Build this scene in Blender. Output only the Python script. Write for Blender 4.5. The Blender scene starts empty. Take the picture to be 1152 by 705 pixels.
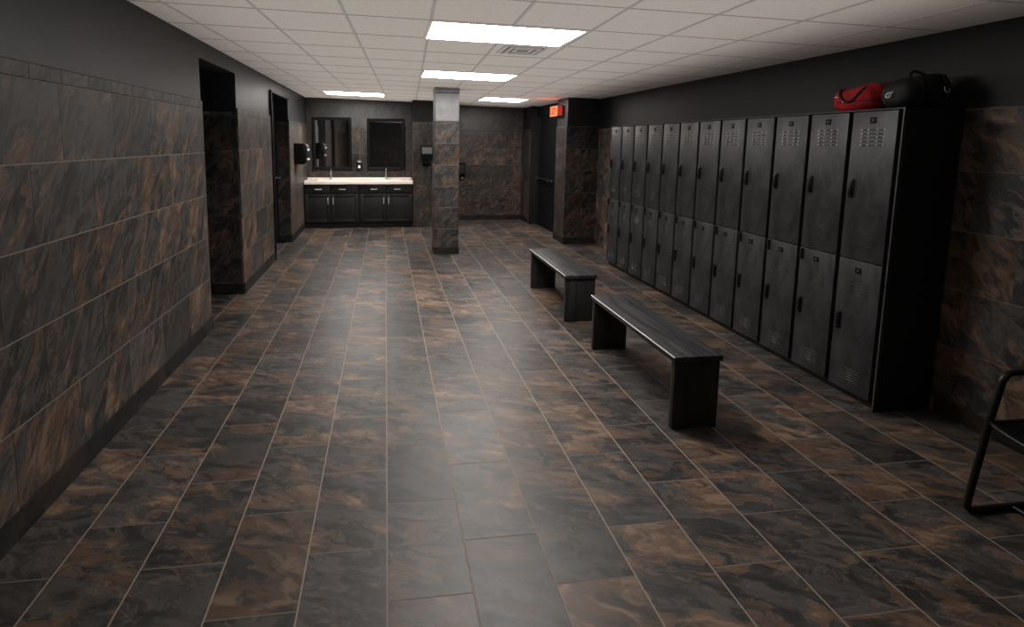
import bpy, bmesh, math, random
from mathutils import Vector, Matrix
random.seed(4)
C = bpy.context.scene.collection
D = bpy.data
WL = {}                                   # world location of every empty / part

# ------------------------------------------------------------------ camera numbers
FPX, PX, PY = 560.0, 503.68, 221.88
PITCH, YAW, ROLL, CAMH = 0.1117, 0.12451, 0.00761, 1.6163
ZC, ZS = 2.3854, -0.02674                 # ceiling height at x = 0 and its slight fall to the right
def cz(x): return ZC + ZS * x

# ------------------------------------------------------------------ node helpers
class NT:
    def __init__(s, name):
        s.m = D.materials.new(name); s.m.use_nodes = True
        s.t = s.m.node_tree; s.t.nodes.clear()
        s.out = s.t.nodes.new('ShaderNodeOutputMaterial')
    def n(s, typ, **k):
        o = s.t.nodes.new(typ)
        for a, v in k.items(): setattr(o, a, v)
        return o
    def l(s, a, b): s.t.links.new(a, b)
    def put(s, sock, v):
        if isinstance(v, bpy.types.NodeSocket): s.l(v, sock)
        else: sock.default_value = v
    def math(s, op, a, b=0.0, c=0.0):
        o = s.n('ShaderNodeMath', operation=op)
        s.put(o.inputs[0], a); s.put(o.inputs[1], b); s.put(o.inputs[2], c)
        return o.outputs[0]
    def ramp(s, v, lo, hi):               # smooth 0..1
        o = s.n('ShaderNodeMapRange', interpolation_type='SMOOTHSTEP')
        s.put(o.inputs[0], v); o.inputs[1].default_value = lo; o.inputs[2].default_value = hi
        return o.outputs[0]
    def mix(s, f, a, b):
        o = s.n('ShaderNodeMix', data_type='RGBA')
        s.put(o.inputs[0], f)
        s.put(o.inputs[6], a if isinstance(a, bpy.types.NodeSocket) else (*a, 1))
        s.put(o.inputs[7], b if isinstance(b, bpy.types.NodeSocket) else (*b, 1))
        return o.outputs[2]
    def vec(s, x, y, z=0.0):
        o = s.n('ShaderNodeCombineXYZ')
        s.put(o.inputs[0], x); s.put(o.inputs[1], y); s.put(o.inputs[2], z)
        return o.outputs[0]
    def noise(s, v, scale, detail=4, rough=.55, dist=0.0):
        o = s.n('ShaderNodeTexNoise')
        s.put(o.inputs['Vector'], v); o.inputs['Scale'].default_value = scale
        o.inputs['Detail'].default_value = detail; o.inputs['Roughness'].default_value = rough
        o.inputs['Distortion'].default_value = dist
        return o.outputs[0]
    def white(s, v):
        o = s.n('ShaderNodeTexWhiteNoise', noise_dimensions='3D'); s.put(o.inputs['Vector'], v)
        return o.outputs[0], o.outputs[1]
    def bsdf(s, color, rough, metallic=0.0, spec=.5, normal=None, **k):
        b = s.n('ShaderNodeBsdfPrincipled')
        s.put(b.inputs['Base Color'], color if isinstance(color, bpy.types.NodeSocket) else (*color, 1))
        s.put(b.inputs['Roughness'], rough); s.put(b.inputs['Metallic'], metallic)
        b.inputs['Specular IOR Level'].default_value = spec
        if normal is not None: s.l(normal, b.inputs['Normal'])
        for a, v in k.items(): b.inputs[a].default_value = v
        s.l(b.outputs[0], s.out.inputs[0])
        return b
    def bump(s, h, strength, dist=.01):
        o = s.n('ShaderNodeBump'); s.put(o.inputs['Height'], h)
        o.inputs['Strength'].default_value = strength; o.inputs['Distance'].default_value = dist
        return o.outputs[0]

def plain(name, col, rough=.5, metallic=0.0, spec=.5, mottle=.12, scale=30, bump=0.0):
    t = NT(name)
    co = t.n('ShaderNodeTexCoord').outputs['Object']
    n = t.noise(co, scale, 5, .6)
    hi = tuple(min(1, c * (1 + mottle * 2)) for c in col); lo = tuple(c * (1 - mottle * 2) for c in col)
    c = t.mix(t.ramp(n, .3, .7), lo, hi)
    r = t.math('ADD', t.math('MULTIPLY', n, .12), rough - .06)
    t.bsdf(c, r, metallic, spec, t.bump(n, bump, .002) if bump else None)
    return t.m

def emit(name, col, s):
    t = NT(name); e = t.n('ShaderNodeEmission')
    e.inputs[0].default_value = (*col, 1); e.inputs[1].default_value = s
    t.l(e.outputs[0], t.out.inputs[0]); return t.m

DARK = (.0150, .0146, .0148); MID = (.052, .047, .0445); RUST = (.088, .0515, .0330); TAN = (.180, .122, .082)

def slate(name, swap, a0, wa, b0, wb, off, grout, ga=.005, gb=.003, ang=35, rust=.5, rough=.42,
          gain=1.0, stretch=2.6, grout_b=None, bump=.35, spec=.5, fine=1.0):
    """slate-look tile. UV is (along, across) metres; rows run along 'b', lines sit at constant 'a'."""
    t = NT(name)
    uv = t.n('ShaderNodeTexCoord').outputs['UV']
    sp = t.n('ShaderNodeSeparateXYZ'); t.l(uv, sp.inputs[0])
    b, a = (sp.outputs[1], sp.outputs[0]) if swap else (sp.outputs[0], sp.outputs[1])
    fa = t.math('DIVIDE', t.math('SUBTRACT', a, a0), wa)
    ia = t.math('FLOOR', fa)
    fb = t.math('ADD', t.math('DIVIDE', t.math('SUBTRACT', b, b0), wb), t.math('MULTIPLY', ia, off))
    ib = t.math('FLOOR', fb)
    ra, rb = t.math('SUBTRACT', fa, ia), t.math('SUBTRACT', fb, ib)
    da = t.math('MULTIPLY', t.math('MINIMUM', ra, t.math('SUBTRACT', 1.0, ra)), wa)
    db = t.math('MULTIPLY', t.math('MINIMUM', rb, t.math('SUBTRACT', 1.0, rb)), wb)
    rnd, rcol = t.white(t.vec(ia, ib, 3.3))
    rs = t.n('ShaderNodeSeparateXYZ'); t.l(rcol, rs.inputs[0])
    # pattern space: own patch of stone for each tile, stretched along a slanted grain
    ua = t.math('ADD', b, t.math('MULTIPLY', rs.outputs[0], 23.0))
    va = t.math('ADD', a, t.math('MULTIPLY', rs.outputs[1], 31.0))
    an = math.radians(ang)
    p = t.math('ADD', t.math('MULTIPLY', ua, math.cos(an)), t.math('MULTIPLY', va, math.sin(an)))
    q = t.math('SUBTRACT', t.math('MULTIPLY', va, math.cos(an)), t.math('MULTIPLY', ua, math.sin(an)))
    v = t.vec(p, t.math('MULTIPLY', q, stretch), t.math('MULTIPLY', rnd, 17.0))
    wn = t.n('ShaderNodeTexNoise'); t.l(v, wn.inputs['Vector']); wn.inputs['Scale'].default_value = 3.2 * fine; wn.inputs['Detail'].default_value = 3
    wv = t.n('ShaderNodeVectorMath', operation='MULTIPLY_ADD'); t.l(wn.outputs[1], wv.inputs[0])
    wv.inputs[1].default_value = (.34 / fine, .34 / fine, 0); t.l(v, wv.inputs[2]); w = wv.outputs[0]
    n1 = t.noise(w, 3.0 * fine, 10, .62, .4)
    n2 = t.noise(w, 9.0 * fine, 8, .66, .3)
    n3 = t.noise(w, 4.2 * fine, 8, .60, 1.2)
    n4 = t.noise(v, 46.0, 4, .6)
    n5 = t.noise(w, 2.2 * fine, 7, .58, .6)
    bias = t.math('MULTIPLY', t.math('SUBTRACT', rs.outputs[2], .5), .15)
    m = t.math('ADD', t.math('ADD', n1, bias), t.math('MULTIPLY', t.math('SUBTRACT', n2, .5), .34))
    th = .625 - .16 * rust
    g = lambda c: tuple(x * gain for x in c)
    lay = t.math('ADD', t.math('MULTIPLY', n3, .62), t.math('MULTIPLY', n2, .38))
    base = t.mix(t.ramp(lay, .42, .60), g(DARK), g(MID))
    base = t.mix(t.math('MULTIPLY', t.ramp(n5, .50, .56), .40), base, g((.036, .0345, .0345)))
    rustm = t.math('MULTIPLY', t.ramp(m, th, th + .05), t.ramp(n2, .30, .60))
    c = t.mix(t.math('MULTIPLY', rustm, .92), base, g(RUST))
    tanm = t.math('MULTIPLY', t.ramp(m, th + .03, th + .13), t.ramp(n3, .44, .58))
    c = t.mix(t.math('MULTIPLY', tanm, .65), c, g(TAN))
    edge = t.math('SUBTRACT', 1.0, t.ramp(t.math('ABSOLUTE', t.math('SUBTRACT', m, th + .012)), .0, .012))
    c = t.mix(t.math('MULTIPLY', edge, .40), c, g(TAN))
    vein = t.math('SUBTRACT', 1.0, t.ramp(t.math('ABSOLUTE', t.math('SUBTRACT', n3, .52)), .0, .010))
    c = t.mix(t.math('MULTIPLY', vein, .40), c, g((.115, .098, .082)))
    c = t.mix(t.math('MULTIPLY', t.ramp(n4, .45, .75), .20), c, g((.070, .065, .061)))
    rv, _ = t.white(t.vec(ib, ia, 9.7))
    tv = t.n('ShaderNodeMix', data_type='RGBA', blend_type='MULTIPLY'); tv.inputs[0].default_value = 1.0
    t.l(c, tv.inputs[6]); k = t.math('ADD', .74, t.math('MULTIPLY', rv, .56))
    kk = t.n('ShaderNodeCombineColor')
    for q in range(3): t.l(k, kk.inputs[q])
    t.l(kk.outputs[0], tv.inputs[7]); c = tv.outputs[2]
    ma = t.math('SUBTRACT', 1.0, t.ramp(da, ga * .35, ga * .62))
    mb = t.math('SUBTRACT', 1.0, t.ramp(db, gb * .35, gb * .65))
    c = t.mix(mb, c, grout_b or grout)
    c = t.mix(ma, c, grout)
    gm = t.math('MAXIMUM', ma, mb)
    h = t.math('SUBTRACT', t.math('ADD', t.math('MULTIPLY', n2, .8), t.math('MULTIPLY', n4, .22)), t.math('MULTIPLY', gm, .5))
    r = t.math('ADD', t.math('ADD', rough - .09, t.math('MULTIPLY', n2, .20)), t.math('MULTIPLY', gm, .25))
    t.bsdf(c, r, 0, spec, t.bump(h, bump, .004))
    return t.m

# ------------------------------------------------------------------ materials
M = {}
GR = (.17, .135, .108)
M['floor'] = slate('floor slate tile', True, -1.2378, .30869, 1.60, .48, .5, (.25, .195, .15), .0062, .0044, 109, .68, .41, 1.16, 2.2,
                   (.14, .115, .095), .30, .40)
M['wall'] = slate('wall slate tile', False, .090, .355, 2.53, .455, .5, (.19, .165, .14), .006, .004, 58, .66, .46, 1.22, 3.0, (.014, .014, .014), .35, .3)
M['cap'] = slate('wall cap tile', False, 1.865, .07, 2.344, .215, .5, (.014, .014, .014), .008, .005, 60, .35, .46, .9, 3.0, None, .35, .3)
M['base'] = slate('wall base tile', False, 0, .5, 2.5, .455, .5, (.02, .018, .016), .001, .004, 30, .0, .5, .34, 2.0, None, .3, .3)
M['wall_right'] = slate('right wall slate tile', False, .07, .35, 2.2, .455, .5, (.15, .125, .10), .005, .004, 50, .85, .46, 1.40, 1.8, (.07, .06, .05), .35, .3)
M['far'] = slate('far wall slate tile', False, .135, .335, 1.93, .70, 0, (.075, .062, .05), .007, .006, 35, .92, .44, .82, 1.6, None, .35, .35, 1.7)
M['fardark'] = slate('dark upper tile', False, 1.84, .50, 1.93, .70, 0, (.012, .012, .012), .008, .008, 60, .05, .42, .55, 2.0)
M['niche'] = slate('niche slate tile', False, 0.27, .37, -.50, .62, 0, (.075, .065, .055), .008, .008, 60, .5, .42, .72, 2.0, None, .35, .35, 1.5)
M['column'] = slate('column slate tile', False, .06, .306, .5, .9, 0, (.12, .10, .085), .008, .004, 55, .68, .42, 1.05, 1.6, None, .35, .35, 1.4)
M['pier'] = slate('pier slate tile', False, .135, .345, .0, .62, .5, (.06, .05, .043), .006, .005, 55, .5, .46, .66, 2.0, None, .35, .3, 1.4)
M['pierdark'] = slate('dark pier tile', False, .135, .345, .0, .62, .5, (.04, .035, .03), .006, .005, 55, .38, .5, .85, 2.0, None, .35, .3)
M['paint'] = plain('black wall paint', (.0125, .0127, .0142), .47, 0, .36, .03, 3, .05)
M['paintshaded'] = plain('black wall paint shaded', (.0100, .0101, .0115), .5, 0, .28, .03, 3, .05)  # darker copy of the black paint; the right side's shade is in the colour
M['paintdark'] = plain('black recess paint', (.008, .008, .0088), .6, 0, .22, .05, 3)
M['colmetal'] = plain('grey column cladding', (.165, .167, .173), .38, .35, .5, .10, 6)
M['tile'] = plain('ceiling tile', (.80, .745, .70), .9, 0, .2, .03, 60, .15)
M['tbar'] = plain('ceiling grid paint', (.52, .495, .47), .6, 0, .4, .02, 20)
M['lens'] = emit('light lens', (1.0, .955, .915), 33.0)
M['fixture'] = plain('white fixture enamel', (.80, .78, .75), .4, 0, .5, .02, 10)
M['vent'] = plain('grey vent enamel', (.64, .615, .585), .5, 0, .5, .04, 20)
M['ventdark'] = plain('vent throat', (.30, .285, .275), .8, 0, .3, .04, 20)
def locker_metal():
    t = NT('scuffed charcoal locker metal')
    co = t.n('ShaderNodeTexCoord').outputs['Object']
    mp = t.n('ShaderNodeMapping'); t.l(co, mp.inputs[0]); mp.inputs['Scale'].default_value = (1, 1, .45)
    n = t.noise(mp.outputs[0], 9, 7, .65, .4); n2 = t.noise(mp.outputs[0], 55, 4, .6)
    f = t.ramp(t.math('ADD', t.math('MULTIPLY', n, .75), t.math('MULTIPLY', n2, .25)), .34, .68)
    c = t.mix(f, (.017, .017, .0185), (.050, .050, .0525))
    t.bsdf(c, t.math('ADD', .36, t.math('MULTIPLY', n2, .18)), .35, .5, t.bump(n2, .12, .002))
    return t.m
M['locker'] = locker_metal()
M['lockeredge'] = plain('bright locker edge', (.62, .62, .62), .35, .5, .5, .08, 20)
M['lockertrim'] = plain('worn locker corner', (.085, .085, .088), .4, .3, .4, .1, 20)
M['lockerbody'] = plain('black locker carcass', (.0075, .0075, .008), .55, 0, .35, .1, 20)
M['blackplastic'] = plain('black plastic', (.006, .006, .0065), .40, 0, .30, .1, 30)
M['blackmatte'] = plain('black metal', (.0045, .0045, .005), .5, 0, .12, .1, 30)
M['plateglyph'] = plain('grey stamped mark', (.07, .07, .072), .5, .3, .5, .05, 30)
def bench_wood():
    t = NT('black stained bench wood')
    co = t.n('ShaderNodeTexCoord').outputs['Object']
    mp = t.n('ShaderNodeMapping'); t.l(co, mp.inputs[0]); mp.inputs['Scale'].default_value = (16, .9, 16)
    n = t.noise(mp.outputs[0], 2.0, 7, .62, .6)
    c = t.mix(t.ramp(n, .34, .70), (.011, .0115, .0125), (.040, .041, .044))
    t.bsdf(c, t.math('ADD', .36, t.math('MULTIPLY', n, .24)), 0, .32, t.bump(n, .25, .002))
    return t.m
M['bench'] = bench_wood()
def bench_side():
    t = NT('black bench panel')
    co = t.n('ShaderNodeTexCoord').outputs['Object']
    mp = t.n('ShaderNodeMapping'); t.l(co, mp.inputs[0]); mp.inputs['Scale'].default_value = (20, 20, 1.2)
    n = t.noise(mp.outputs[0], 2.0, 6, .6, .4)
    c = t.mix(t.ramp(n, .34, .70), (.012, .012, .0125), (.026, .026, .027))
    t.bsdf(c, t.math('ADD', .38, t.math('MULTIPLY', n, .2)), 0, .45, t.bump(n, .2, .002))
    return t.m
M['benchside'] = bench_side()
M['trim'] = plain('aluminium and edge highlight', (.85, .84, .82), .35, .15, .5, .04, 40)  # kept pale so the bench strips read as a painted highlight
M['chrome'] = plain('chrome', (.75, .75, .76), .15, 1.0, .5, .02, 20)
M['nickel'] = plain('brushed nickel', (.62, .61, .60), .38, .35, .5, .03, 30)
M['cab'] = plain('charcoal cabinet laminate', (.0135, .0135, .014), .45, 0, .3, .08, 12)
M['kick'] = plain('black kick board', (.008, .008, .008), .6, 0, .4, .05, 12)
M['counter'] = plain('cream solid surface', (.82, .74, .67), .32, 0, .5, .008, 8)
def mirror_mat():
    t = NT('mirror glass')
    co = t.n('ShaderNodeTexCoord').outputs['Object']
    n = t.noise(co, 4, 2, .5)
    t.bsdf((.72, .73, .74), t.math('ADD', .015, t.math('MULTIPLY', n, .02)), 1.0, .5)
    return t.m
M['mirror'] = mirror_mat()
M['grille'] = plain('smoked grey window', (.16, .165, .17), .22, .3, .5, .05, 20)
M['white'] = plain('white print', (.85, .85, .85), .6, 0, .4, .02, 20)
def fabric(name, lo, hi, sc=60, rough=.8):
    t = NT(name)
    co = t.n('ShaderNodeTexCoord').outputs['Object']
    n = t.noise(co, 11, 6, .6, .5); n2 = t.noise(co, sc * 8, 2, .5)
    c = t.mix(t.ramp(n, .32, .68), lo, hi)
    t.bsdf(c, rough, 0, .35, t.bump(t.math('ADD', t.math('MULTIPLY', n, 1.0), t.math('MULTIPLY', n2, .12)), .55, .012))
    return t.m
M['red'] = fabric('red nylon', (.20, .004, .010), (.44, .009, .018))
M['blackbag'] = fabric('black nylon', (.0035, .0038, .0045), (.009, .0096, .011), 60, .6)
M['strap'] = fabric('black webbing', (.005, .005, .005), (.011, .011, .011))
M['signred'] = emit('exit sign edge glow', (1.0, .09, .05), .42)
M['signface'] = emit('exit sign lit panel', (1.0, .30, .13), 1.25)
M['signletter'] = emit('exit sign red letters', (.9, .035, .02), .75)

# ------------------------------------------------------------------ mesh builder
class MB:
    def __init__(s): s.bm = bmesh.new(); s.mats = []
    def mi(s, m):
        if m not in s.mats: s.mats.append(m)
        return s.mats.index(m)
    def _fin(s, faces, m):
        i = s.mi(m)
        for f in faces: f.material_index = i
    def box(s, x0, x1, y0, y1, z0, z1, m, bev=0.0, seg=2):
        bm = s.bm
        vs = [bm.verts.new((x, y, z)) for x in (x0, x1) for y in (y0, y1) for z in (z0, z1)]
        idx = [(0, 1, 3, 2), (4, 6, 7, 5), (0, 4, 5, 1), (2, 3, 7, 6), (0, 2, 6, 4), (1, 5, 7, 3)]
        fs = [bm.faces.new([vs[i] for i in q]) for q in idx]
        s._fin(fs, m)
        if bev:
            es = list({e for f in fs for e in f.edges})
            r = bmesh.ops.bevel(bm, geom=es, offset=bev, segments=seg, affect='EDGES', profile=.5)
            s._fin([f for f in r['faces'] if f.is_valid], m)
        return s
    def prism(s, prof, axis, t0, t1, m, bev=0.0):
        """prof: 2-D loop in the two axes other than 'axis' (in xyz order)"""
        bm = s.bm
        def P(a, b, t): return {'x': (t, a, b), 'y': (a, t, b), 'z': (a, b, t)}[axis]
        A = [bm.verts.new(P(a, b, t0)) for a, b in prof]; B = [bm.verts.new(P(a, b, t1)) for a, b in prof]
        n = len(prof); fs = [bm.faces.new(A), bm.faces.new(list(reversed(B)))]
        for i in range(n): fs.append(bm.faces.new((A[i], B[i], B[(i + 1) % n], A[(i + 1) % n])))
        s._fin(fs, m)
        if bev:
            es = [e for f in fs[:2] for e in f.edges]
            r = bmesh.ops.bevel(bm, geom=es, offset=bev, segments=2, affect='EDGES', profile=.5)
            s._fin([f for f in r['faces'] if f.is_valid], m)
        return s
    def tube(s, pts, r, m, seg=10, closed=False, flat=1.0):
        bm = s.bm; pts = [Vector(p) for p in pts]; n = len(pts); rings = []
        up = None
        for i, p in enumerate(pts):
            if closed: d = pts[(i + 1) % n] - pts[i - 1]
            else: d = pts[min(i + 1, n - 1)] - pts[max(i - 1, 0)]
            d.normalize()
            if up is None:
                up = Vector((0, 0, 1)) if abs(d.z) < .9 else Vector((0, 1, 0))
            a = d.cross(up); a.normalize(); b = a.cross(d); b.normalize(); up = b
            rings.append([bm.verts.new(p + a * (r * math.cos(2 * math.pi * k / seg)) + b * (r * flat * math.sin(2 * math.pi * k / seg))) for k in range(seg)])
        fs = []
        for i in range(n if closed else n - 1):
            R, S = rings[i], rings[(i + 1) % n]
            for k in range(seg): fs.append(bm.faces.new((R[k], R[(k + 1) % seg], S[(k + 1) % seg], S[k])))
        if not closed:
            fs.append(bm.faces.new(list(reversed(rings[0])))); fs.append(bm.faces.new(rings[-1]))
        s._fin(fs, m); return s
    def lathe(s, cx, cy, prof, m, seg=20):
        bm = s.bm; rings = []
        for r, z in prof:
            rings.append([bm.verts.new((cx + r * math.cos(2 * math.pi * k / seg), cy + r * math.sin(2 * math.pi * k / seg), z)) for k in range(seg)])
        fs = []
        for R, S in zip(rings, rings[1:]):
            for k in range(seg): fs.append(bm.faces.new((R[k], R[(k + 1) % seg], S[(k + 1) % seg], S[k])))
        fs.append(bm.faces.new(list(reversed(rings[0])))); fs.append(bm.faces.new(rings[-1]))
        s._fin(fs, m); return s
    def quad(s, pts, m):
        s._fin([s.bm.faces.new([s.bm.verts.new(p) for p in pts])], m); return s
    def build(s, name, parent=None, smooth=0.0, warp=None):
        bm = s.bm
        if warp:
            for v in bm.verts: v.co = warp(v.co)
        bmesh.ops.recalc_face_normals(bm, faces=bm.faces)
        uv = bm.loops.layers.uv.new('UVMap')
        for f in bm.faces:
            n = f.normal
            ax = max(range(3), key=lambda i: abs(n[i]))
            for lp in f.loops:
                c = lp.vert.co
                lp[uv].uv = (c.y, c.z) if ax == 0 else (c.x, c.z) if ax == 1 else (c.x, c.y)
        off = WL[parent] if parent is not None else Vector((0, 0, 0))
        if parent is not None:
            for v in bm.verts: v.co -= off
        me = D.meshes.new(name); bm.to_mesh(me); bm.free()
        for m in s.mats: me.materials.append(M[m])
        if smooth:
            me.polygons.foreach_set('use_smooth', [True] * len(me.polygons))
            me.set_sharp_from_angle(angle=math.radians(smooth))
        o = D.objects.new(name, me); C.objects.link(o)
        if parent is not None: o.parent = parent
        WL[o] = off.copy()
        return o

def thing(name, label, cat, loc, group=None):
    o = D.objects.new(name, None); C.objects.link(o); o.location = loc
    o.empty_display_size = .1
    o['label'] = label; o['category'] = cat
    if group: o['group'] = group
    WL[o] = Vector(loc); return o
def tag(o, label, cat, group=None):
    o['label'] = label; o['category'] = cat
    if group: o['group'] = group
    return o
def struct(o, label=None):
    o['kind'] = 'structure'
    if label: o['label'] = label
    return o
def copy_tree(o, parent=None):
    c = o.copy(); C.objects.link(c)
    if parent is not None: c.parent = parent
    for ch in list(o.children): copy_tree(ch, c)
    return c
def arc(c, r, a0, a1, n=6):
    return [(c[0] + r * math.cos(math.radians(a0 + (a1 - a0) * i / n)), c[1] + r * math.sin(math.radians(a0 + (a1 - a0) * i / n))) for i in range(n + 1)]
def fillet(pts, r, n=5):
    """round the inner corners of an open 3-D polyline"""
    out = [Vector(pts[0])]
    for a, b, c in zip(pts, pts[1:], pts[2:]):
        a, b, c = Vector(a), Vector(b), Vector(c)
        u = (a - b); v = (c - b); d = min(r, u.length * .45, v.length * .45)
        p, q = b + u.normalized() * d, b + v.normalized() * d
        for i in range(n + 1):
            t = i / n; out.append(p * (1 - t) ** 2 + b * 2 * t * (1 - t) + q * t ** 2)
    out.append(Vector(pts[-1])); return out

# ================================================================== ROOM SHELL
XL, XR = -1.489, 3.33
YREAR = -1.3
YN = 9.80                 # back wall of the washing niche
YF = 10.10                # far wall beyond the column
H = 2.62

f = MB(); f.box(-3.0, XR + .3, YREAR - .2, YF + .3, -.1, 0, 'floor'); struct(f.build('floor'), 'dark slate tile floor with rust veining')

# ceiling panels, slightly falling to the right
c = MB(); c.box(-3.0, XR + .3, YREAR - .2, YF + .3, 0, .1, 'tile')
ceil_o = struct(c.build('ceiling', warp=lambda v: Vector((v.x, v.y, v.z + cz(v.x)))), 'white suspended tile ceiling')
g = MB()
def shx(x0, y): return x0 + .045 * (y - 3.2)
GX = [-1.30 + .53 * k for k in range(-1, 10)]
for x0 in GX:
    ya, yb = YREAR, YF
    w = .008
    pts = [(shx(x0, ya) - w, ya), (shx(x0, ya) + w, ya), (shx(x0, yb) + w, yb), (shx(x0, yb) - w, yb)]
    g.prism(pts, 'z', -.004, .004, 'tbar')
YG = [3.235 + .55 * k for k in range(-8, 13)]
for y0 in YG: g.box(-1.6, XR, y0 - .004, y0 + .004, -.0032, .003, 'tbar')
grid = g.build('ceiling_grid', ceil_o, warp=lambda v: Vector((v.x, v.y, v.z + cz(v.x))))

# ---- left wall with two openings
Y1, Y2, Y3, Y4 = 4.36, 5.35, 6.87, 8.08
TH = .012
w = MB()
def wallx(mb, x, y0, y1, side, tile='wall', cap='cap', ztop=1.865, zcap=1.935, back=.25, paint='paint'):
    """painted wall in the plane x with a tile wainscot standing 'side' * TH proud"""
    xb = x - side * back; xf = x; xp = x - side * TH
    a, b = sorted((xb, xp)); mb.box(a, b, y0, y1, 0, H, paint)
    a, b = sorted((xp, xf)); mb.box(a, b, y0, y1, 0, ztop, tile); mb.box(a, b, y0, y1, ztop, zcap, cap)
wallx(w, XL, YREAR, Y1, 1)
wallx(w, XL, Y2, Y3, 1)
wallx(w, XL, Y4, YN, 1, back=1.3)
w.box(XL - .25, XL - TH, Y1, Y2, 2.28, H, 'paint')             # over the first opening
w.box(XL - .25, XL - TH, Y3, Y4, 2.245, H, 'paint')            # over the door
# passage behind the first opening
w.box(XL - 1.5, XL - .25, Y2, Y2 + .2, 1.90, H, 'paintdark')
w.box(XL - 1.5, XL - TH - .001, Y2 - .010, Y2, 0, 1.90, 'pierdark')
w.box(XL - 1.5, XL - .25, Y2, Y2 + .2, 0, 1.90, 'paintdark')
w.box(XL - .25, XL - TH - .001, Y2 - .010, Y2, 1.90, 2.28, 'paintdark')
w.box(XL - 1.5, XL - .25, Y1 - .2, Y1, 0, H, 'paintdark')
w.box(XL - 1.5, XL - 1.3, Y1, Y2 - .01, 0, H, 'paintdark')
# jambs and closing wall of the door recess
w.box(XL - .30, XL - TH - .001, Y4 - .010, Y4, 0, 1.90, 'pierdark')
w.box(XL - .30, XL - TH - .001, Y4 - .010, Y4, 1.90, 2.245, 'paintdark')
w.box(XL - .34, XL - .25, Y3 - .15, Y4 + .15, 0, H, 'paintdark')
struct(w.build('wall_left'), 'left wall with slate wainscot below black paint')
b = MB()
for y0, y1 in ((YREAR, Y1), (Y2, Y3 - .035), (Y4 + .0, 9.24)):
    b.box(XL, XL + .009, y0, y1, 0, .115, 'base', .002)
b.box(XL - 1.3, XL, Y2 - .019, Y2 - .010, 0, .115, 'base', .002)
b.box(XL - .195, XL, Y4 - .019, Y4 - .010, 0, .115, 'base', .002)
struct(b.build('baseboard_left'))

# ---- right wall
w = MB()
wallx(w, XR, YREAR, 7.552, -1, 'wall_right', 'wall_right', 1.77, 1.83, paint='paintshaded')
X2 = 2.985
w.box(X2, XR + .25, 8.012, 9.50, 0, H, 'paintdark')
struct(w.build('wall_right'), 'right wall, black above rusty slate tile')
b = MB(); b.box(XR - .009, XR, YREAR, 2.50, 0, .10, 'base', .002); struct(b.build('baseboard_right'))

# ---- piers on the right
p = MB()
p.box(2.818, XR + .2, 7.552, 8.012, 1.866, H, 'paint', 0)
p.box(2.806, XR + .2, 7.540, 8.020, 0, 1.866, 'pier', .003)
p.box(2.806 - .008, XR, 7.532, 8.020, 0, .10, 'base', .002)
struct(p.build('wall_pier'), 'square tiled pier carrying the exit sign, at the far end of the lockers')
p = MB()
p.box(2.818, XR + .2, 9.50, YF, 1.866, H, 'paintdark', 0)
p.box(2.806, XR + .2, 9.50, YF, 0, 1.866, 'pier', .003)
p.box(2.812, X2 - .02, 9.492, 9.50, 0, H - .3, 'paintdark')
p.box(2.798, 2.806, 9.505, YF - .02, 0, .10, 'base', .002)
struct(p.build('wall_return'), 'short tiled return wall beyond the black door')

# ---- far wall and washing niche
w = MB()
w.box(1.25, XR + .2, YF + .012, YF + .2, 0, H, 'paint')
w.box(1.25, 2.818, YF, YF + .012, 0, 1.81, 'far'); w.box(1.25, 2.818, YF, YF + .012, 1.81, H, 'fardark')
struct(w.build('wall_far'), 'rust-brown slate wall at the far end, right of the column')
w = MB()
w.box(XL - .2, .6, YN + .012, YN + .2, 0, H, 'paint')
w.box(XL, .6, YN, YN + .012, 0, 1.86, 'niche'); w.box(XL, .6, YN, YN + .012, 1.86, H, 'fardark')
struct(w.build('wall_back'), 'dark tiled back wall of the washing niche')
p = MB()
PX0, PX1, PYF = .508, 1.30, 9.30
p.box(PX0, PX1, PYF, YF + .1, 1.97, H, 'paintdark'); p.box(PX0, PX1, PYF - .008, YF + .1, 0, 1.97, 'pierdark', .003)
struct(p.build('wall_niche'), 'black pier right of the vanity')
b = MB(); b.box(1.31, 2.80, YF - .009, YF, 0, .10, 'base', .002); struct(b.build('baseboard_far'))
w = MB(); w.box(-3.0, XR + .3, YREAR - .2, YREAR, 0, H, 'paint'); w.box(XL, XR, YREAR, YREAR + .012, 0, 1.865, 'pier')
struct(w.build('wall_rear'))

# ---- free-standing column
p = MB()
CX0, CX1, CY0, CY1 = .690, 1.038, 7.014, 7.36
p.box(CX0, CX1, CY0, CY1, 0, 1.90, 'column', .004)
p.box(CX0 + .006, CX1 - .006, CY0 + .006, CY1 - .006, 1.90, 2.29, 'colmetal', .004)
p.box(CX0 + .003, CX1 - .003, CY0 + .003, CY1 - .003, 2.295, H, 'colmetal', .003)
p.box(CX0 - .006, CX1 + .006, CY0 - .006, CY1 + .006, 0, .10, 'base', .002)
struct(p.build('column'), 'free-standing square column, slate tile below and grey metal above')

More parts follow.
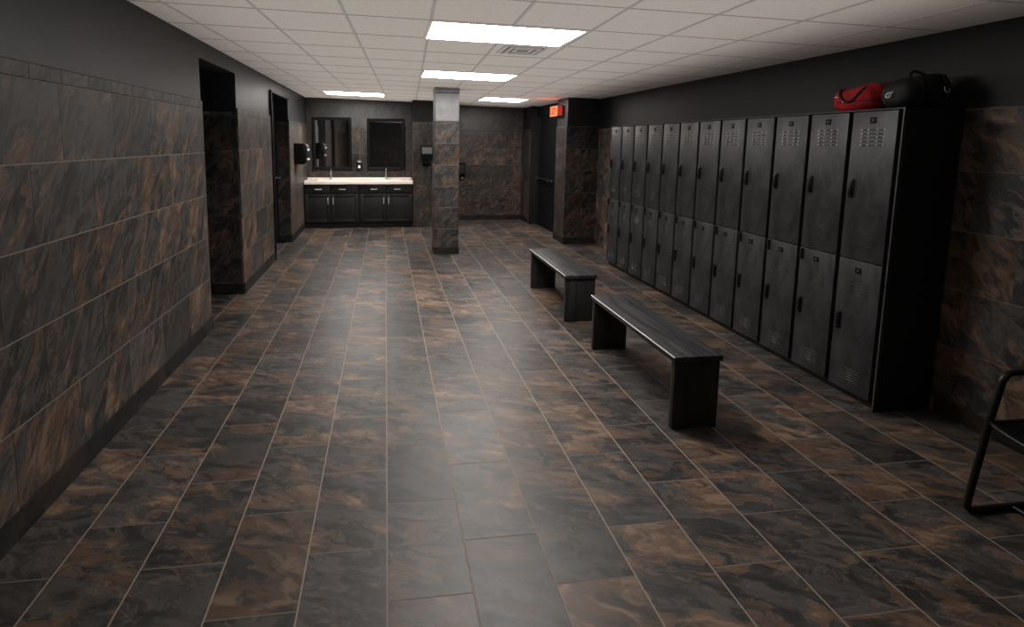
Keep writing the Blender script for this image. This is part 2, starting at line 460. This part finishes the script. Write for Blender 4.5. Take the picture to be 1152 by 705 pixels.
# ---- door on the left
fr = MB()
fr.box(XL - .20, XL + .016, Y3 - .035, Y3 - .003, 0, 2.270, 'blackmatte', .003)
fr.box(XL - .20, XL + .016, Y3 - .003, Y4 + .006, 2.238, 2.270, 'blackmatte', .003)
fr.box(XL - .235, XL - .195, Y4 - .045, Y4 - .0105, 0, 2.238, 'blackmatte', .003)
d1 = struct(fr.build('door_1'), 'black door frame in the left wall')
l_ = MB(); l_.box(XL - .235, XL - .20, Y3 + .002, Y4 - .047, .012, 2.235, 'blackmatte', .003); leaf = l_.build('door_leaf', d1)
h_ = MB(); h_.lathe(0, 0, [(.030, 0), (.030, .006), (.012, .010), (.012, .035), (.026, .045), (.028, .060), (.018, .068)], 'chrome', 16)
h_.build('door_knob', leaf, 40, warp=lambda v: Vector((XL - .20 + v.z, 8.00 + v.x, 1.03 + v.y)))
# ---- door in the right-hand alcove
DX = X2
fr = MB()
fr.box(DX - .03, DX, 9.40, 9.46, 0, 2.18, 'blackplastic', .004); fr.box(DX - .03, DX, 8.30, 8.36, 0, 2.18, 'blackplastic', .004)
fr.box(DX - .03, DX, 8.30, 9.46, 2.12, 2.18, 'blackplastic', .004)
d2 = struct(fr.build('door_2'), 'black door with a push bar, in the alcove behind the exit sign')
l_ = MB(); l_.box(DX - .014, DX - .0005, 8.362, 9.398, .01, 2.118, 'blackmatte', .003); leaf2 = l_.build('door_leaf', d2)
h_ = MB(); h_.tube(fillet([(DX - .014, 9.36, .93), (DX - .075, 9.36, .93), (DX - .075, 8.50, .93), (DX - .014, 8.50, .93)], .03), .016, 'blackplastic', 10)
pb = h_.build('push_bar', leaf2, 40)
h_ = MB(); h_.box(DX - .10, DX - .074, 8.60, 8.68, .905, .955, 'chrome', .006); h_.box(DX - .10, DX - .074, 9.33, 9.37, .905, .955, 'chrome', .006); h_.build('bar_end', pb)

# ================================================================== CEILING FITTINGS
def ceiling_light(x0, x1, y0, y1, label):
    t = thing('ceiling_light', label, 'ceiling light', ((x0 + x1) / 2, (y0 + y1) / 2, cz((x0 + x1) / 2)), 'recessed ceiling light panels')
    wp = lambda v: Vector((v.x, v.y, v.z + cz(v.x)))
    m = MB(); b = .020
    m.box(x0, x1, y0, y0 + b, -.010, -.0005, 'fixture', .002); m.box(x0, x1, y1 - b, y1, -.010, -.0005, 'fixture', .002)
    m.box(x0, x0 + b, y0 + b, y1 - b, -.010, -.0005, 'fixture', .002); m.box(x1 - b, x1, y0 + b, y1 - b, -.010, -.0005, 'fixture', .002)
    m.build('frame', t, warp=wp)
    m = MB(); m.box(x0 + b, x1 - b, y0 + b, y1 - b, -.007, -.001, 'lens'); m.build('diffuser', t, warp=wp)
ceiling_light(.285, 1.335, 3.225, 3.790, 'largest, nearest glowing ceiling panel, just in front of the vent')
ceiling_light(.405, 1.450, 5.395, 5.985, 'long glowing ceiling panel between the vent and the tiled column')
ceiling_light(-1.00, -.005, 8.28, 8.87, 'glowing ceiling panel in front of the mirrors and vanity')
ceiling_light(1.60, 2.37, 8.10, 8.75, 'smallest glowing ceiling panel, far right between column and exit sign')
vx0, vx1, vy0, vy1 = .925, 1.275, 3.83, 4.20
t = thing('ceiling_vent', 'grey square air vent in the ceiling behind the nearest light', 'air vent', ((vx0 + vx1) / 2, (vy0 + vy1) / 2, cz(1.1)))
wp = lambda v: Vector((v.x, v.y, v.z + cz(v.x)))
m = MB(); m.box(vx0 + .02, vx1 - .02, vy0 + .02, vy1 - .02, -.004, -.0005, 'ventdark'); m.build('throat', t, warp=wp)
def ring(x0, x1, y0, y1, z0, z1, wd, name):
    m = MB()
    m.box(x0, x1, y0, y0 + wd, z0, z1, 'vent', .001); m.box(x0, x1, y1 - wd, y1, z0, z1, 'vent', .001)
    m.box(x0, x0 + wd, y0 + wd, y1 - wd, z0, z1, 'vent', .001); m.box(x1 - wd, x1, y0 + wd, y1 - wd, z0, z1, 'vent', .001)
    m.build(name, t, warp=wp)
ring(vx0, vx1, vy0, vy1, -.010, -.0005, .026, 'frame')
for k in (1, 2): ring(vx0 + .052 * k, vx1 - .052 * k, vy0 + .056 * k, vy1 - .056 * k, -.016 + .002 * k, -.004, .022, 'louver')

# exit sign on the pier
t = thing('exit_sign', 'glowing red EXIT sign on the tiled pier near the black door', 'exit sign', (2.80, 7.95, 2.02))
SX0, SX1, SY0, SY1, SZ0, SZ1 = 2.722, 2.817, 7.765, 8.125, 2.030, 2.205
m = MB(); m.box(SX0 + .006, SX1, SY0 + .004, SY1, SZ0, SZ1, 'blackplastic', .004); m.build('housing', t)
m = MB(); m.box(SX0, SX0 + .006, SY0 + .006, SY1 - .006, SZ0 + .006, SZ1 - .006, 'signface', .001); fp = m.build('lit_panel', t)
m = MB(); m.box(SX0 + .012, SX1 - .012, SY0, SY0 + .004, SZ0 + .012, SZ1 - .012, 'signred', .001); m.build('end_glow', t)
m = MB()
lx0, lx1 = SX0 - .003, SX0 - .0002
def st(y, z, yy, zz): m.box(lx0, lx1, min(y, yy), max(y, yy), z, zz, 'signletter')
z0, z1 = SZ0 + .035, SZ1 - .030; lw, s_ = .058, .015; y = SY1 - .040; hm = (z0 + z1) / 2
st(y, z0, y - s_, z1); st(y, z0, y - lw, z0 + s_); st(y, z1 - s_, y - lw, z1); st(y, hm - s_ / 2, y - lw * .85, hm + s_ / 2)       # E
y -= lw + .020
m.prism([(y, z0), (y - s_ * 1.1, z0), (y - lw, z1), (y - lw + s_ * 1.1, z1)], 'x', lx0, lx1, 'signletter')                          # X
m.prism([(y, z1), (y - s_ * 1.1, z1), (y - lw, z0), (y - lw + s_ * 1.1, z0)], 'x', lx0 + .0003, lx1, 'signletter')
y -= lw + .020
st(y, z0, y - s_, z1)                                                                                                             # I
y -= s_ + .020
st(y, z1 - s_, y - lw, z1); st(y - lw / 2 + s_ / 2, z0, y - lw / 2 - s_ / 2, z1)                                                    # T
m.build('letters', fp)

# ================================================================== LOCKERS
XF, XB, PW, LY0, NL = 2.933, 3.318, .3085, 2.530, 12
def rowbars(mb, x, yc, half, zs, m, h=.0048, d=.0035, dots=False):
    """pressed louvre bars: short raised half-round bars"""
    for z in zs:
        for ya, yb in ((yc - half, yc - half * .36), (yc + half * .36, yc + half)):
            mb.prism([(x, z - h), (x - d, z - h * .2), (x - d, z + h * .45), (x, z + h)], 'y', ya, yb, m)
        mb.prism([(x, z - h * .5), (x - d * .45, z), (x, z + h * .5)], 'y', yc - half * .36, yc + half * .36, m)
        if dots:
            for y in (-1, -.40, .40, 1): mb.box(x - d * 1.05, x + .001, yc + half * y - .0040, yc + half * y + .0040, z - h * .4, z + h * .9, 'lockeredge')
def build_locker():
    y0, y1 = LY0, LY0 + PW
    t = thing('locker', '', 'locker', (XF + .19, y0 + PW / 2, 0), 'black two-tier metal lockers along the right wall')
    m = MB()
    m.box(XF + .034, XB, y0 + .0006, y1 - .0006, .045, 1.822, 'lockerbody', .002)
    m.box(XF - .004, XB, y0 + .0006, y1 - .0006, 1.8205, 1.830, 'locker', .0015)
    m.build('body', t)
    m = MB(); m.box(XF + .03, XB - .01, y0 + .0006, y1 - .0006, 0, .046, 'lockerbody'); m.build('plinth', t)
    a, b_ = y0 + .0205, y1 - .0080
    for z0, z1, up in ((.9005, 1.816, True), (.050, .8945, False)):
        d = MB(); d.box(XF - .010, XF + .033, a, b_, z0, z1, 'locker', .0028)
        yc = (a + b_) / 2 + .0
        xv = XF - .010
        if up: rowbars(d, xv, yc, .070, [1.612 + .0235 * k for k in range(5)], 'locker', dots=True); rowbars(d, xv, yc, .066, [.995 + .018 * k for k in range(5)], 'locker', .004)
        else: rowbars(d, xv, yc, .066, [.680 + .019 * k for k in range(5)], 'locker', .004); rowbars(d, xv, yc, .062, [.122 + .018 * k for k in range(5)], 'locker', .004)
        do = d.build('door', t, 30)
        h = MB(); hy = b_ - .030; hz = (1.283, 1.402) if up else (.428, .545)
        h.box(xv - .010, xv + .001, hy - .018, hy + .010, hz[0], hz[1], 'blackplastic', .004)
        h.box(xv - .017, xv - .009, hy - .012, hy + .004, hz[0] + .012, hz[1] - .012, 'blackplastic', .003)
        h.build('handle', do, 30)
        pz = 1.763 if up else .834; py = yc + .006
        h = MB(); h.box(xv - .0035, xv + .001, py - .019, py + .019, pz - .018, pz + .018, 'blackmatte', .0012); pl = h.build('number_plate', do)
        h = MB(); h.box(xv - .0045, xv - .0033, py - .006, py + .005, pz - .006, pz + .007, 'plateglyph', .0004); h.build('plate_mark', pl)
        if not up:
            h = MB(); h.box(xv - .014, xv + .001, b_ - .026, b_ - .006, .814, .889, 'blackplastic', .003); h.build('latch', do)
    return t
ordn = ['nearest', 'second', 'third', 'fourth', 'fifth', 'sixth', 'seventh', 'eighth', 'ninth', 'tenth', 'eleventh', 'farthest']
proto = build_locker()
for k in range(NL):
    o = proto if k == 0 else copy_tree(proto)
    o.location = (XF + .19, LY0 + PW / 2 + PW * k, 0)
    o['label'] = ('nearest tall black two-door locker, at the end of the row with its side panel bare' if k == 0 else
                  'farthest tall black two-door locker, at the dark end of the row by the pier' if k == NL - 1 else
                  '%s tall black two-door locker counted from the near end of the row' % ordn[k])
lo1 = proto
# the end locker shows a trim strip on its free corner and a plain side sheet, and has no seam latch
m = MB(); m.box(XF - .006, XF + .016, LY0 - .010, LY0 + .0004, .0, 1.832, 'locker', .0015)
m.box(XF - .0075, XF - .0058, LY0 - .0105, LY0 - .0060, .004, 1.830, 'lockertrim')
e_ = m.build('corner_trim', lo1)
m = MB(); m.box(XF + .016, XB, LY0 - .010, LY0 + .0004, .0, 1.828, 'lockerbody', .0015); m.build('side_panel', lo1)
for ch in list(lo1.children):
    for s in list(ch.children):
        if s.name.startswith('latch'): D.objects.remove(s)

# ================================================================== BENCHES
def build_bench(x0, x1, y0, y1, label):
    t = thing('bench', label, 'bench', ((x0 + x1) / 2, (y0 + y1) / 2, 0), 'black locker room benches')
    zt, th = .431, .034
    m = MB(); m.box(x0, x1, y0, y1, zt - th, zt, 'bench', .004); s = m.build('seat', t, 30)
    m = MB(); m.box(x0 - .0018, x0 + .0022, y0 + .002, y1 - .002, zt - .006, zt + .0014, 'trim', .0009); s_o = m.build('edge_highlight', s); s_o['label'] = 'pale strip painting the highlight on the bench edge'  # near-white strip paints the highlight along the seat's upper edge
    for ya in (y0 + .010, y1 - .010 - .036):
        m = MB(); m.box(x0 + .010, x1 - .010, ya, ya + .036, 0, zt - th, 'benchside', .003); m.build('end_panel', t, 30)
    m = MB(); m.box(x0 + .05, x1 - .05, y0 + .047, y1 - .047, zt - th - .030, zt - th, 'benchside', .002); m.build('stretcher', t, 30)
build_bench(1.591, 1.884, 2.475, 3.618, 'nearer of the two black wooden benches, standing before the lockers')
build_bench(1.589, 1.888, 4.181, 5.289, 'farther of the two black wooden benches, closer to the tiled column')

# ================================================================== BAGS ON THE LOCKERS
def pillow(mb, c, hx, hy, hz, m, ex=2.6, nu=40, nv=24, sag=.0, rnd=1, wob=.006, shape=None, slump=0.0):
    """closed soft super-ellipsoid resting on its base plane"""
    R = random.Random(rnd); ph = [R.uniform(0, 6.28) for _ in range(8)]
    bm = mb.bm; rings = []
    def sp(v, e): return math.copysign(abs(v) ** (2 / e), v)
    for j in range(1, nv):
        th = math.pi * j / nv - math.pi / 2; row = []
        for i in range(nu):
            a = 2 * math.pi * i / nu
            x = sp(math.cos(th), ex) * sp(math.cos(a), ex); y = sp(math.cos(th), ex) * sp(math.sin(a), ex); z = sp(math.sin(th), 2.9)
            d = 1 + wob / .1 * (math.sin(3 * a + ph[0]) * math.cos(2 * th + ph[1]) * .5 + math.sin(5 * a + 3 * th + ph[2]) * .3 + math.sin(9 * a + ph[3] + 4 * th) * .15)
            P = Vector((x * hx * d, y * hy * d, z * hz * d))
            if P.z < -hz * .86: P.z = -hz * .86
            if shape: P = shape(P)
            row.append(bm.verts.new(c + P))
        rings.append(row)
    fs = []
    for A, B in zip(rings, rings[1:]):
        for i in range(nu): fs.append(bm.faces.new((A[i], A[(i + 1) % nu], B[(i + 1) % nu], B[i])))
    fs.append(bm.faces.new(list(reversed(rings[0])))); fs.append(bm.faces.new(rings[-1]))
    mb._fin(fs, m)
ZT = 1.830
# --- red duffel: lower slumped end away from the camera, taller end towards the black bag
rc = Vector((3.085, 2.905, ZT + .0755)); rhz = .0865
def red_shape(P):
    t = (-P.y / .165)                                   # +1 at the near (tall) end
    k = 1.0 + .16 * max(0, t) - .02 * max(0, -t)
    if P.z > -rhz * .5: P.z = P.z * k
    P.z -= .010 * math.exp(-((P.y - .05) / .05) ** 2) if P.z > 0 else 0
    return P
t = thing('duffel_bag', 'red duffel bag with black straps on top of the lockers', 'bag', (3.085, 2.875, ZT), 'sports bags on top of the lockers')
m = MB(); pillow(m, rc, .130, .158, rhz, 'red', 3.6, 48, 26, rnd=3, wob=.006, shape=red_shape); body = m.build('body', t, 60)
def on_red(y, z, off=.004):
    """x of the bag's front face at (y,z)"""
    yy = abs((y - rc.y) / .158); zz = abs((z - rc.z) / (rhz * 1.05))
    k = max(0.0, 1 - min(1, zz) ** 2.9) ** (1 / 2.9)
    k2 = max(0.0, 1 - min(1, yy / max(k, .2)) ** 3.6) ** (1 / 3.6)
    return rc.x - .132 * k * k2 - off
m = MB()
pts = []
for i in range(15):
    u = i / 14; y = 2.985 - .165 * u; z = ZT + .137 - .080 * math.sin(math.pi * min(1, u * 1.0)) ** .8
    pts.append((on_red(y, z), y, z))
pts = [(3.045, 2.995, ZT + .146)] + pts + [(3.05, 2.81, ZT + .158)]
m.tube(pts, .0085, 'strap', 8, flat=1.0); m.build('strap', t, 60)
m = MB(); m.tube([(3.09 + .02 * math.sin(i * .6), 2.76 + .023 * i, ZT + .165 - .0018 * i + (.006 if i in (3, 4, 5) else 0)) for i in range(11)], .008, 'strap', 8); m.build('top_strap', t, 60)
m = MB(); m.tube([(on_red(2.745 + .022 * i, ZT + .060, .0015), 2.745 + .022 * i, ZT + .060) for i in range(12)], .003, 'strap', 6); m.build('zipper', t, 60)
m = MB(); m.box(on_red(2.940, ZT + .062) - .003, on_red(2.940, ZT + .062) + .004, 2.934, 2.946, ZT + .056, ZT + .068, 'chrome', .002); m.build('buckle', t)['label'] = 'small metal buckle'
m = MB(); m.box(on_red(3.00, ZT + .095, .002) - .001, on_red(3.00, ZT + .095, .002) + .002, 2.990, 3.012, ZT + .093, ZT + .098, 'white', .0005); m.build('tag', t)['label'] = 'tiny pale tag'
# --- black duffel
bc = Vector((3.130, 2.640, ZT + .0875)); bhz = .100
def blk_shape(P):
    t = P.x / .165
    if P.z > 0: P.z *= 1.0 + .24 * min(t, .55) + .05 * math.sin(P.x * 34) * (1 if t > -.6 else 0)
    return P
t = thing('duffel_bag', 'black duffel bag with a white emblem on top of the nearest lockers', 'bag', (3.130, 2.640, ZT), 'sports bags on top of the lockers')
m = MB(); pillow(m, bc, .168, .100, bhz, 'blackbag', 3.4, 48, 26, rnd=8, wob=.004, shape=blk_shape); m.build('body', t, 60)
for xb in (3.055, 3.215):
    m = MB(); lp = []
    for i in range(28):
        a = 2 * math.pi * i / 28; cy, cz_ = math.cos(a), math.sin(a)
        e = lambda v, q: math.copysign(abs(v) ** (2 / q), v)
        tt = (xb - bc.x) / .165
        P = blk_shape(Vector((xb - bc.x, .1005 * e(cy, 3.4) * .985, bhz * e(cz_, 2.9)))); P.z = max(P.z, -bhz * .79)
        lp.append(bc + P)
    m.tube(lp, .0065, 'strap', 6, closed=True); m.build('strap', t, 60)
m = MB(); m.tube([(3.03 + .010 * i, 2.60 + .03 * math.sin(i / 12 * math.pi), ZT + .183 + .034 * math.sin(math.pi * i / 12)) for i in range(13)], .008, 'strap', 8); m.build('carry_handle', t, 60)
m = MB(); m.tube([(3.19 + .003 * i, 2.548 - .012 * math.sin(i / 10 * math.pi), ZT + .185 - .016 * i) for i in range(11)], .009, 'strap', 8); m.build('strap', t, 60)
m = MB(); m.tube(fillet([(3.185, 2.536, ZT + .12), (3.185, 2.530, ZT + .095), (3.215, 2.530, ZT + .085), (3.22, 2.536, ZT + .11)], .01), .0028, 'trim', 6); m.build('strap_ring', t, 60)
m = MB()                                   # small white outline emblem on the end facing the room
ex, ey, ez = 2.9585, 2.652, ZT + .078
rg = []
for i in range(22):
    a = math.radians(25 + 330 * i / 21)
    rg.append((ex, ey - .0165 * math.cos(a) - .003 * math.sin(a), ez + .0135 * math.sin(a)))
m.tube(rg, .0036, 'white', 6); m.tube([(ex, ey + .004, ez + .001), (ex, ey - .008, ez + .002)], .0026, 'white', 6); m.tube([(ex, ey - .014, ez + .010), (ex, ey - .026, ez + .0205)], .0030, 'white', 6)
m.build('emblem', t, 60)['label'] = 'small white outline emblem'

# ================================================================== WASHING NICHE
CT0, CT1 = .820, .878
VY = 9.285
t = thing('countertop', 'cream washbasin countertop over the charcoal vanity', 'countertop', (-.5, 9.5, CT0))
m = MB()
x0, x1, y0, y1 = XL + .002, .505, 9.245, YN - .001
basins = [(-1.27, -.80, 9.36, 9.64), (-.22, .24, 9.36, 9.64)]
m.prism([(x0 + .022, y0), (x1 - .022, y0), (x1, y0 + .03), (x1, 9.36), (x0, 9.36), (x0, y0 + .03)], 'z', CT0, CT1, 'counter', .005)
m.box(x0, x1, 9.64, y1, CT0, CT1, 'counter'); xs = [x0] + [v for b in basins for v in b[:2]] + [x1]
for a, b_ in zip(xs[::2], xs[1::2]): m.box(a, b_, 9.36, 9.64, CT0, CT1, 'counter')
m.build('slab', t, 30)
for bx0, bx1, by0, by1 in basins:
    m = MB(); d = .035
    top = [(bx0, by0), (bx1, by0), (bx1, by1), (bx0, by1)]; bot = [(bx0 + d, by0 + d), (bx1 - d, by0 + d), (bx1 - d, by1 - d), (bx0 + d, by1 - d)]
    for i in range(4):
        j = (i + 1) % 4
        m.quad([(*top[i], CT1 - .002), (*top[j], CT1 - .002), (*bot[j], CT1 - .05), (*bot[i], CT1 - .05)], 'counter')
    m.quad([(*p_, CT1 - .05) for p_ in bot], 'counter'); m.build('basin', t)
m = MB(); m.box(x0, x1, YN - .014, YN - .001, CT1, CT1 + .03, 'counter', .003); m.build('upstand', t)
def cabinet(xa, xb, xm, label, flip):
    t = thing('vanity_cabinet', label, 'cabinet', ((xa + xb) / 2, 9.5, 0), 'charcoal vanity cabinets under the counter')
    m = MB(); m.box(xa, xb, VY + .02, YN - .002, .10, CT0 - .0005, 'kick', .001); m.build('body', t)
    m = MB(); m.box(xa, xb, VY + .07, YN - .01, 0, .0995, 'kick'); m.build('kick_board', t)
    g_ = .011
    for i, (a, b_) in enumerate(((xa + .018, xm - g_), (xm + g_, xb - .018))):
        d = MB(); d.box(a, b_, VY, VY + .02, .655, .800, 'cab', .004); dr = d.build('drawer', t, 30)
        cx = (a + b_) / 2 + (.02 if i == 0 else -.04)
        h = MB(); h.tube(fillet([(cx - .055, VY, .728), (cx - .055, VY - .028, .728), (cx + .055, VY - .028, .728), (cx + .055, VY, .728)], .012), .0065, 'nickel', 8); h.build('pull', dr, 40)
        d = MB(); d.box(a, b_, VY + .004, VY + .02, .115, .640, 'cab', .003)
        s_ = .055
        for q in ((a, a + s_, .115, .640), (b_ - s_, b_, .115, .640), (a + s_, b_ - s_, .115, .115 + s_), (a + s_, b_ - s_, .640 - s_, .640)):
            d.box(q[0], q[1], VY - .002, VY + .005, q[2], q[3], 'cab', .0015)
        dr = d.build('door', t, 30)
        cx = b_ - .035 if i == 0 else a + .035
        h = MB(); h.tube(fillet([(cx, VY, .455), (cx, VY - .030, .455), (cx, VY - .030, .565), (cx, VY, .565)], .012), .0065, 'nickel', 8); h.build('pull', dr, 40)
cabinet(XL + .004, -.497, -1.008, 'left charcoal vanity cabinet under the cream counter', 0)
cabinet(-.489, .503, .008, 'right charcoal vanity cabinet under the cream counter, beside the black pier', 1)
def faucet(x, label):
    t = thing('faucet', label, 'faucet', (x, 9.70, CT1), 'chrome faucets on the counter')
    m = MB(); m.lathe(x, 9.70, [(.030, CT1 + .0008), (.030, CT1 + .008), (.019, CT1 + .014), (.018, CT1 + .15), (.020, CT1 + .17), (.012, CT1 + .180)], 'chrome', 16); m.build('body', t, 40)
    m = MB(); m.tube(fillet([(x, 9.695, CT1 + .130), (x, 9.60, CT1 + .140), (x, 9.575, CT1 + .105)], .03), .011, 'chrome', 10); m.build('spout', t, 40)
    m = MB(); m.tube([(x, 9.70, CT1 + .178), (x, 9.705, CT1 + .200), (x, 9.66, CT1 + .212)], .006, 'chrome', 8); m.build('lever', t, 40)
faucet(-1.037, 'chrome faucet below the left mirror'); faucet(.010, 'chrome faucet below the right mirror')
def mirror(x0, x1, z0, z1, label):
    t = thing('mirror', label, 'mirror', ((x0 + x1) / 2, YN - .02, z0), 'black framed mirrors above the counter')
    b, y0, y1 = .055, YN - .045, YN - .001
    prof = [(0, y1), (0, y0 + .012), (.012, y0), (b - .018, y0 + .004), (b, y0 + .022), (b, y1)]
    m = MB()
    m.prism([(x0 + a, y) for a, y in prof], 'z', z0, z1, 'blackmatte'); m.prism([(x1 - a, y) for a, y in prof], 'z', z0, z1, 'blackmatte')
    m.prism([(y, z0 + a) for a, y in prof], 'x', x0 + .01, x1 - .01, 'blackmatte'); m.prism([(y, z1 - a) for a, y in prof], 'x', x0 + .01, x1 - .01, 'blackmatte')
    m.build('frame', t, 30)
    m = MB(); m.box(x0 + b - .004, x1 - b + .004, y0 + .022, y0 + .027, z0 + b - .004, z1 - b + .004, 'mirror'); m.build('glass', t)
mirror(-1.375, -.648, 1.062, 2.055, 'left black framed mirror, nearer the towel dispenser')
mirror(-.352, .370, 1.056, 2.042, 'right black framed mirror, nearer the black pier')
# soap dispenser between the mirrors
t = thing('soap_dispenser', 'small black soap dispenser on the wall between the two mirrors', 'soap dispenser', (-.5, YN, 1.02))
m = MB(); m.prism([(YN - .0005, 1.05), (YN - .06, 1.06), (YN - .095, 1.09), (YN - .10, 1.20), (YN - .07, 1.25), (YN - .0005, 1.25)], 'x', -.553, -.449, 'blackplastic', .006); m.build('cover', t, 30)
m = MB(); m.box(-.520, -.482, YN - .104, YN - .096, 1.095, 1.150, 'white', .004); m.build('push_lever', t)['label'] = 'pale push lever'
m = MB(); m.box(-.528, -.474, YN - .101, YN - .09, 1.200, 1.222, 'grille', .004); m.build('window', t)
m = MB(); m.lathe(-.501, YN - .06, [(.010, 1.025), (.014, 1.035), (.018, 1.062)], 'blackplastic', 12); m.build('nozzle', t, 40)
# paper towel dispenser on the left wall
t = thing('towel_dispenser', 'black paper towel dispenser on the left wall beside the vanity', 'towel dispenser', (XL, 8.6, 1.22))
ya, yb = 8.43, 8.72
prof = [(XL - .002, 1.225), (XL + .165, 1.225), (XL + .195, 1.26)] + arc((XL + .135, 1.495), .072, -5, 90, 8) + [(XL - .002, 1.568)]
m = MB(); m.prism(prof, 'y', ya, yb, 'blackplastic', .006); m.build('cover', t, 30)
m = MB(); m.box(XL + .196, XL + .222, ya + .02, yb - .06, 1.440, 1.475, 'nickel', .008); m.build('latch', t)['label'] = 'chrome latch'
m = MB(); m.box(XL + .185, XL + .220, ya + .02, yb - .04, 1.285, 1.315, 'nickel', .008); m.build('tear_bar', t)['label'] = 'chrome tear bar'
# towel dispenser on the black pier
t = thing('towel_dispenser', 'black towel dispenser with a grey window on the black pier left of the column', 'towel dispenser', (.75, PYF - .01, 1.17))
yw = PYF - .0085
m = MB(); m.prism([(yw, 1.285), (yw - .16, 1.285), (yw - .20, 1.36), (yw - .19, 1.50), (yw - .13, 1.555), (yw, 1.562)], 'x', .637, .865, 'blackplastic', .008); cov = m.build('cover', t, 30)
m = MB(); m.box(.662, .842, yw - .204, yw - .180, 1.385, 1.505, 'grille', .006); m.build('window', cov)
m = MB(); m.prism([(yw, 1.172), (yw - .09, 1.172), (yw - .14, 1.215), (yw - .15, 1.284), (yw, 1.284)], 'x', .675, .830, 'blackplastic', .010); m.build('lower_housing', t, 30)
# dispenser on the far wall
t = thing('soap_dispenser', 'black wall dispenser on the rust wall, half hidden behind the column', 'soap dispenser', (1.55, YF, .87))
m = MB(); m.prism([(YF + .002, .885), (YF - .07, .90), (YF - .12, .98), (YF - .11, 1.15), (YF - .06, 1.19), (YF + .002, 1.19)], 'x', 1.470, 1.615, 'blackplastic', .008); m.build('cover', t, 30)
m = MB(); m.box(1.530, 1.565, YF - .09, YF - .06, .862, .886, 'grille', .005); m.build('nozzle', t)

# ================================================================== CHAIR (right edge)
t = thing('armchair', 'black tubular sled-base armchair with a mesh seat by the right wall', 'chair', (2.8, 1.46, 0))
YA, YB, R_ = 1.734, 1.190, .0135
for yy in (YA, YB):
    m = MB()
    m.tube(fillet([(3.075, yy, .0137), (2.532, yy, .0137), (2.594, yy, .413), (2.640, yy, .640), (3.06, yy, .655)], .045, 6), R_, 'blackplastic', 12)
    m.build('side_frame', t, 60)
    m = MB(); m.tube(fillet([(3.075, yy, .0137), (3.02, yy, .42), (3.06, yy, .655), (3.15, yy, .90)], .05, 5), R_, 'blackplastic', 12); m.build('rear_post', t, 60)
m = MB(); m.tube([(2.77, YB, .0137), (2.77, YA, .0137)], .010, 'blackplastic', 10); m.build('cross_bar', t, 60)
sf = lambda y: 2.600 - .085 * math.sin(math.pi * (YA - y) / (YA - YB)) ** .7 if 0 < (YA - y) < (YA - YB) else 2.600
rim = [(sf(YA - .008 - i / 16 * (YA - YB - .016)), YA - .008 - i / 16 * (YA - YB - .016), .425) for i in range(17)] + [(3.02, YB + .008, .42), (3.02, YA - .008, .42)]
m = MB(); m.tube(rim, .009, 'blackplastic', 8, closed=True); m.build('seat_rim', t, 60)
m = MB()
for i in range(44):
    y = YA - .014 - i * (YA - YB - .028) / 43
    m.box(sf(y), 3.02, y - .0042, y + .0042, .421, .425, 'blackmatte')
for i in range(26):
    x = 2.61 + i * .016
    m.box(x - .003, x + .003, YB + .012, YA - .012, .4185, .4212, 'blackmatte')
m.build('seat_mesh', t)
m = MB()
for i in range(30):
    z = .52 + i * .0125; x = 3.04 + (z - .52) * .29
    m.box(x - .002, x + .003, YB + .01, YA - .01, z - .004, z + .004, 'blackmatte')
m.build('backrest_mesh', t)
m = MB(); m.tube([(3.15, YB, .90), (3.15, YA, .90)], R_, 'blackplastic', 12); m.build('back_rail', t, 60)

# ================================================================== LIGHT
def area(name, loc, sx, sy, energy, col, up=False):
    L = D.lights.new(name, 'AREA'); L.shape = 'RECTANGLE'; L.size = sx; L.size_y = sy; L.energy = energy; L.color = col
    o = D.objects.new(name, L); C.objects.link(o); o.location = loc
    if up: o.rotation_euler = (math.pi, 0, 0)
    return o
area('added_ceiling_fill', (.62, 4.6, 1.90), 4.1, 10.4, 55, (1.0, .965, .93), True)  # added unseen fill facing up to brighten the ceiling; no fitting here
L = D.lights.new('exit_sign_lamp', 'POINT'); L.energy = 1.1; L.color = (1.0, .10, .05); L.shadow_soft_size = .05
o = D.objects.new('exit_sign_lamp', L); C.objects.link(o); o.location = (2.66, 7.93, 2.15)
W = D.worlds.new('World'); bpy.context.scene.world = W; W.use_nodes = True
W.node_tree.nodes['Background'].inputs[0].default_value = (.05, .05, .05, 1); W.node_tree.nodes['Background'].inputs[1].default_value = .3

# ================================================================== CAMERA
cam = D.cameras.new('Camera'); co = D.objects.new('Camera', cam); C.objects.link(co)
F = Vector((math.sin(YAW) * math.cos(PITCH), math.cos(YAW) * math.cos(PITCH), -math.sin(PITCH)))
R0 = Vector((math.cos(YAW), -math.sin(YAW), 0)); U0 = R0.cross(F)
R1 = R0 * math.cos(ROLL) + U0 * math.sin(ROLL); U1 = U0 * math.cos(ROLL) - R0 * math.sin(ROLL)
mat = Matrix((R1, U1, -F)).transposed().to_4x4(); mat.translation = (0, 0, CAMH)
co.matrix_world = mat
cam.sensor_width = 36; cam.lens = FPX / 1152 * 36
cam.shift_x = (576 - PX) / 1152; cam.shift_y = (PY - 352.5) / 1152
cam.clip_start = .05
sc = bpy.context.scene
sc.camera = co
sc.view_settings.view_transform = 'Standard'; sc.view_settings.look = 'None'
sc.view_settings.gamma = 1; sc.view_settings.use_curve_mapping = False
sc.view_settings.exposure = 0.0
sc.cycles.use_denoising = True
sc.cycles.max_bounces = 8; sc.cycles.diffuse_bounces = 5; sc.cycles.glossy_bounces = 4
sc.cycles.sample_clamp_indirect = 6
